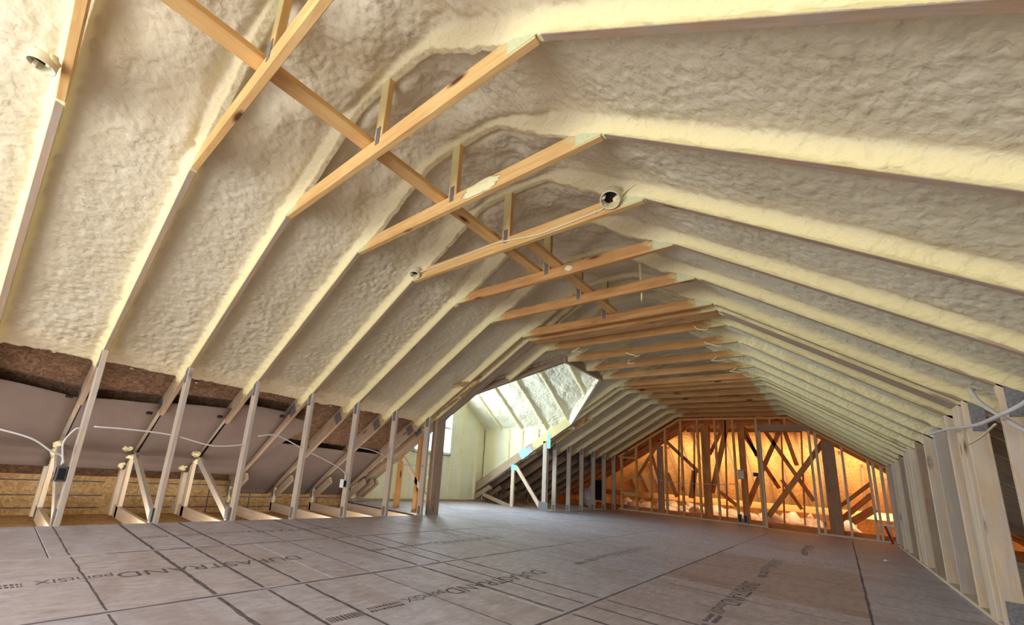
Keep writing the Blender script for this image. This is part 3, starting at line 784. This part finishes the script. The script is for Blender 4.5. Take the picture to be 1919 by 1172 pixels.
cable('short foam covered cable rising from the right round box to the rafter', [(-.835, yc-.02, 2.35), (-.79, yc-.01, 2.385), (-.72, yc-.01, 2.41), (-.66, yc, 2.42)], .008, 'cable_spray')
xc = XL+.006
cable('white cable entering from the left edge down to the metal switch box', [(XL-.02, -.5, .73), (XL-.02, -.2, .69), (XL-.02, .043, .646), (XL-.02, .213, .60), (XL-.03, .327, .526), (XL-.045, .40, .49), (XL-.045, .41, .43)], .0065)
cable('short looping white cable above the metal switch box', [(XL-.035, .418, .44), (XL-.03, .395, .52), (XL-.03, .385, .60), (XL-.02, .424, .69), (XL-.02, .45, .705)], .0065)
cable('long sagging white cable through the second and third left knee studs', [(XL-.02, .53, .728), (XL-.02, .78, .734), (XL-.02, 1.07, .722), (XL-.02, 1.402, .664), (XL-.02, 1.69, .705)], .0065)
cable('white cable arching down to the small switch box on a stud', [(XL-.02, 1.79, .797), (XL-.02, 1.983, .823), (XL-.02, 2.29, .715), (XL-.02, 2.648, .593), (XL-.02, 2.84, .50), (XL-.02, 2.875, .42)], .0065)
cable('white cable behind the sixth left knee stud', [(XL-.03, 2.93, .80), (XL-.02, 3.22, .78), (XL-.02, 3.515, .691), (XL-.03, 3.75, .645), (XL-.03, 4.10, .65)], .0055)
def wall_box(label, c, s, parts):
    o = thing('switch_box', label, 'switch box', c, None)
    box('shell', o, c, s, parts[0], .004); box('opening', o, (c[0]+s[0]/2-.002, c[1], c[2]), (.008, s[1]*.7, s[2]*.75), parts[1], .001); box('front', o, (c[0], c[1]-s[1]/2, c[2]), (s[0]*.7, .006, s[2]*.8), parts[2], .001)
    return o
wall_box('metal switch box with a dark opening on the first left stud', (XL-.045, TY(1)-.034, .365), (.075, .06, .11), ('steel', 'dark', 'dark'))
wall_box('white switch box with a black open face on the fifth left stud', (XL-.050, TY(5)-.027, .372), (.07, .05, .095), ('vinyl', 'dark', 'vinyl'))
# right wall cables
xr_ = XR-.025
cable('thick white cable slanting down to the right edge over the right studs', [(xr_+.02, 3.72, 1.325), (xr_, 3.663, 1.311), (xr_, 3.517, 1.216), (xr_, 3.271, 1.12), (xr_, 2.945, 1.003), (xr_, 2.5, .86)], .0095, name='white_cable')
cable('thick white cable with a cut end reaching left across the right studs', [(xr_-.05, 4.90, 1.205), (xr_-.05, 4.149, 1.152), (xr_-.05, 3.406, 1.08), (xr_-.04, 3.04, 1.072), (xr_, 2.80, 1.10), (xr_, 2.5, 1.15)], .009, name='white_cable')
cable('thin off white cable end below the crossing cables on the right', [(xr_-.02, 3.84, 1.025), (xr_-.02, 3.6, 1.03), (xr_-.022, 3.40, 1.04), (xr_-.022, 3.2, 1.058)], .005, 'cable_spray', name='white_cable')
# cable tails among the far tie beams
tails = [(-1.86, 5.30, 2.27, .10, 'thin white cable tail below the tie beams left of centre'), (-1.92, 5.42, 2.20, .06, 'short white cable tail with a hooked end left of centre'),
         (-2.32, 4.70, 2.22, .07, 'white cable tail nearest the doubled girder on the left'), (-.97, 4.72, 2.29, .09, 'white cable tail on the right of the first tie beam past the girder'),
         (-.98, 5.33, 2.29, .10, 'curled white cable tail on the right of the second tie beam'), (-1.04, 5.94, 2.27, .08, 'curled white cable tail on the right of the third tie beam'),
         (-.93, 6.55, 2.26, .10, 'looped white cable tail on the right of the fourth tie beam'), (-.86, 7.14, 2.30, .08, 'foam covered cable knot on the right before the far girder')]
for i, (x, y, z, l, lab) in enumerate(tails):
    a = i*1.7
    cable(lab, [(x-.05*math.cos(a), y, z+.03), (x, y-.01, z), (x+l*.5*math.cos(a), y-.02, z-.02), (x+l*.9, y-.015, z-l*.4), (x+l*1.2, y-.01, z-l*.3)], .007, 'cable_spray', 'cable tails on the far tie beams')
# hanging foam drip
P_ = [(-1.165, 3.6, 2.86), (-1.16, 3.6, 2.62), (-1.158, 3.6, 2.45), (-1.152, 3.6, 2.33), (-1.155, 3.6, 2.22)]
me = tube_mesh(P_, .011, 10, 6)
for vtx in me.vertices:
    k = (vtx.co.z-2.2)/.66; s_ = max(.12, min(1.25, .25+2.6*k*(1-.55*k)))*(1+.35*float(vnoise(vtx.co.z*26, 1, 1)))
    ctr = Vector((-1.157, 3.6, vtx.co.z)); vtx.co = ctr+(vtx.co-ctr)*s_
tag(link('foam_drip', me, 'foam_fresh'), 'thin white foam icicle hanging behind the tie beams right of centre', 'foam drip')

# ================================================================== BEYOND THE STUD WALL
D_ = {11.5: [((-1.211, .209), (-.398, 1.477), .10)], 12.2: [((-1.167, 2.05), (-.455, .609), .08), ((-1.652, .427), (-1.046, 1.864), .09), ((-2.203, .646), (-1.864, .353), .08)],
      12.0: [((-3.239, 1.74), (-2.586, 1.079), .08), ((-2.328, .605), (-1.942, 2.2), .11), ((-3.317, 1.004), (-3.106, .423), .09), ((-4.061, .868), (-3.753, 1.377), .08), ((-2.682, 1.1), (-2.784, .43), .12), ((-.063, .539), (.456, 1.058), .07),
             ((-.89, 2.052), (-.985, .05), .03), ((-.541, 2.053), (-.639, .1), .03), ((-3.006, 1.9), (-3.082, .056), .035), ((-2.643, 2.2), (-2.726, .1), .035), ((-2.314, 2.2), (-2.391, .042), .035), ((-1.965, 2.2), (-2.046, .038), .035)],
      12.45: [((-1.48, 1.70), (-1.06, .83), .08), ((-.85, 2.1), (-.70, 1.37), .08), ((-1.0, 1.03), (-.69, .41), .07), ((-.094, .233), (.464, .845), .10), ((-3.79, 1.34), (-3.63, .77), .08), ((-2.42, 1.55), (-2.09, 2.25), .08), ((-1.676, .374), (-1.418, 1.049), .09), ((-1.65, 2.25), (-1.43, 1.55), .07), ((.10, .25), (.47, .56), .14)]}
HL = {11.5: 'amber attic truss just past the stud wall with one big diagonal in the doorway', 12.0: 'amber attic truss with many thin uprights behind the stud wall', 12.2: 'amber attic truss with crossing diagonals seen through the doorway', 12.45: 'rearmost amber attic truss with short steep webs'}
for y, webs in D_.items():
    t = thing('attic_truss', HL[y], 'truss', (RX, y, 0), 'amber trusses in the lit attic')
    zt = min(hipz(y)-.14, 2.95)
    xa_ = XL+(zt-HW)/SL_; xb_ = XR-(zt-HW)/SR_
    if xa_ < xb_: stick('top_chord', t, (xa_, y+.02, zt), (xb_, y+.02, zt), (0, 0, 1), TH, .1, 'wood_amber')
    else: xa_ = xb_ = RX
    stick_xz('left_rafter', t, (-6.0, zl(-6.0)+.01), (xa_, zl(xa_)+.01), y, .145, 'wood_amber')
    stick_xz('right_rafter', t, (xb_, zr(xb_)+.01), (2.4, zr(2.4)+.01), y, .145, 'wood_amber')
    stick_xz('bottom_chord', t, (-6.0, -.04), (2.4, -.04), y, .10, 'wood_amber')
    for p0, p1, d in webs:
        lo, hi = sorted((p0, p1), key=lambda p: p[1])
        if hi[1] > 1.25:                         # run the web up to the roof
            for _ in range(40):
                q = (hi[0]+(hi[0]-lo[0])*.03, hi[1]+(hi[1]-lo[1])*.03)
                if q[1] > min(deckL(q[0]), deckR(q[0]), hipz(y))-.16: break
                hi = q
        stick_xz('web', t, lo, hi, y, d, 'wood_amber', center=True)
hf = thing('hip_roof_frame', 'row of sloping amber jack rafters under the hip sheathing', 'roof frame', (RX, 13, 0))
nh = Vector((0, .6, .8))
for x in np.arange(-5.0, 2.0, .36):
    ztop = min(deckL(x), deckR(x))-.15
    yt = max(11.3, 15.2-(ztop-.25)/.75)
    if yt < 14.9: stick('jack_rafter', hf, (x, 15.2, hipz(15.2)-.06), (x, yt, hipz(yt)-.06), nh, TH, .12, 'wood_brown')
b = thing('attic_beam', 'long low amber beam crossing behind the studs above the insulation', 'beam', (-1.8, 13, .38))
stick('beam', b, (-5.4, 13.0, .37), (1.6, 13.0, .42), (0, 0, 1), .05, .15, 'wood_amber')
for lab, x, y, z1, sx, sy, mat in (('broad dark brown wood column behind the stud wall right of the doorway', -.125, 11.38, 1.80, .20, .16, 'wood_brown'),
                                   ('wide brown wood post behind the middle of the stud wall', -2.355, 11.72, 2.2, .16, .08, 'wood_amber'),
                                   ('medium brown post behind the left part of the stud wall', -3.415, 11.80, 1.68, .13, .10, 'wood_brown'),
                                   ('upper brown post with grey patch behind the stud wall', -1.60, 11.62, 2.2, .12, .08, 'wood_amber')):
    o = thing('wood_post', lab, 'post', (x, y, -.04)); stick('post', o, (x, y, -.04), (x, y, z1), (1, 0, 0), sy, sx, mat)
bm = bmesh.new()
for k in range(46):
    x = rng.uniform(-5.2, .3); y = rng.uniform(12.6, 14.6); me = blob_mesh(rng.uniform(.12, .3), rng.uniform(.12, .28), rng.uniform(.08, .24), k*3.1, .5, 2, 3)
    me.transform(Matrix.Translation((x, y, .02))); bm.from_mesh(me); bpy.data.meshes.remove(me)
me = bpy.data.meshes.new('insulation'); bm.to_mesh(me); bm.free(); me.polygons.foreach_set('use_smooth', [True]*len(me.polygons))
o = link('blown_insulation', me, 'insul'); o['kind'] = 'stuff'; tag(o, 'white fluffy loose insulation on the attic floor beyond the studs', 'insulation')
# boxes on and near the far wall
def small_box(label, c, s, m1='dark', m2='steel'):
    o = thing('outlet_box', label, 'outlet box', c, None); box('shell', o, c, s, m1, .003); box('rim', o, (c[0], c[1]-s[1]/2, c[2]), (s[0]*1.08, .006, s[2]*1.05), m2, .001); box('opening', o, (c[0], c[1]-s[1]/2-.003, c[2]), (s[0]*.84, .004, s[2]*.85), m1, .001)
small_box('left one of the paired black outlet boxes low on the stud wall', (-1.645, YF-.03, .13), (.065, .05, .17))
small_box('right one of the paired black outlet boxes low on the stud wall', (-1.545, YF-.03, .13), (.06, .05, .17))
small_box('single black box high on the left stud of the doorway', (-1.315, YF+.03, 1.058), (.09, .07, .08))
small_box('pale plastic box with wires between two middle studs', (-1.575, YF+.02, 1.04), (.11, .06, .19), 'pvc', 'plate')
pb = thing('breaker_panel', 'black rectangular panel standing among the far left studs', 'panel', (-4.52, 10.62, .17))
box('panel_body', pb, (-4.52, 10.62, .43), (.24, .10, .50), 'steel', .006); box('panel_opening', pb, (-4.52, 10.565, .43), (.21, .012, .46), 'dark', .003)
bag = thing('plastic_bag', 'crumpled white plastic bag behind the far left studs', 'bag', (-5.05, 11.2, 0))
link('bag', blob_mesh(.17, .15, .24, 3.3, .35), 'vinyl', bag, Matrix.Translation((-5.05, 11.2, .20))); link('bag_neck', blob_mesh(.06, .06, .08, 9.3, .4, 2), 'vinyl', bag, Matrix.Translation((-5.02, 11.2, .45)))
rs = thing('red_strap', 'red plastic strip leaning at the right end of the stud wall', 'strip', (.56, 10.98, 0))
stick('strip', rs, (.585, 10.97, .0), (.515, 10.97, .29), (0, 1, 0), .03, .02, 'red')
wp = thing('plastic_pipe', 'short white plastic pipe stub at the right end of the stud wall', 'pipe', (.575, 10.9, .305))
link('pipe', tube_mesh([(.50, 10.95, .31), (.56, 10.92, .305), (.66, 10.88, .30)], .016, 12), 'vinyl', wp); link('cap', tube_mesh([(.49, 10.953, .311), (.505, 10.948, .31)], .021, 12, 0), 'vinyl', wp)
tag(link('foam_crumb', blob_mesh(.022, .018, .012, 4.4, .4, 2), 'insul', None, Matrix.Translation((.315, 7.396, .008))), 'tiny white foam crumb on the floor near the right wall', 'crumb')
wc = cable('thin grey wire strung through the far studs', [(-4.1, YF+.05, .78), (-3.4, YF+.05, .80), (-2.7, YF+.05, .77), (-2.0, YF+.05, .80), (-1.7, YF+.05, .83)], .007)

# foam patch on the tie beam of the fourth truss, specks on the brown sheathing
link('foam_patch', blob_mesh(.15, .010, .046, 5.5, .25, 3), 'foam_fresh', T[3], Matrix.Translation((-1.46, TY(3)-.002, HA+.050)))
link('foam_patch', blob_mesh(.035, .008, .03, 8.5, .25, 2), 'foam_fresh', T[5], Matrix.Translation((-1.50, TY(5)-.002, HA+.055)))
for x, y in ((-4.58, .20), (-4.60, .72), (-4.62, 1.25), (-4.60, 2.75)):
    link('foam_speck', blob_mesh(.018, .016, .010, y*7, .5, 2), 'insul', ceil, Matrix.Translation((x, y, deckL(x)-.006)))
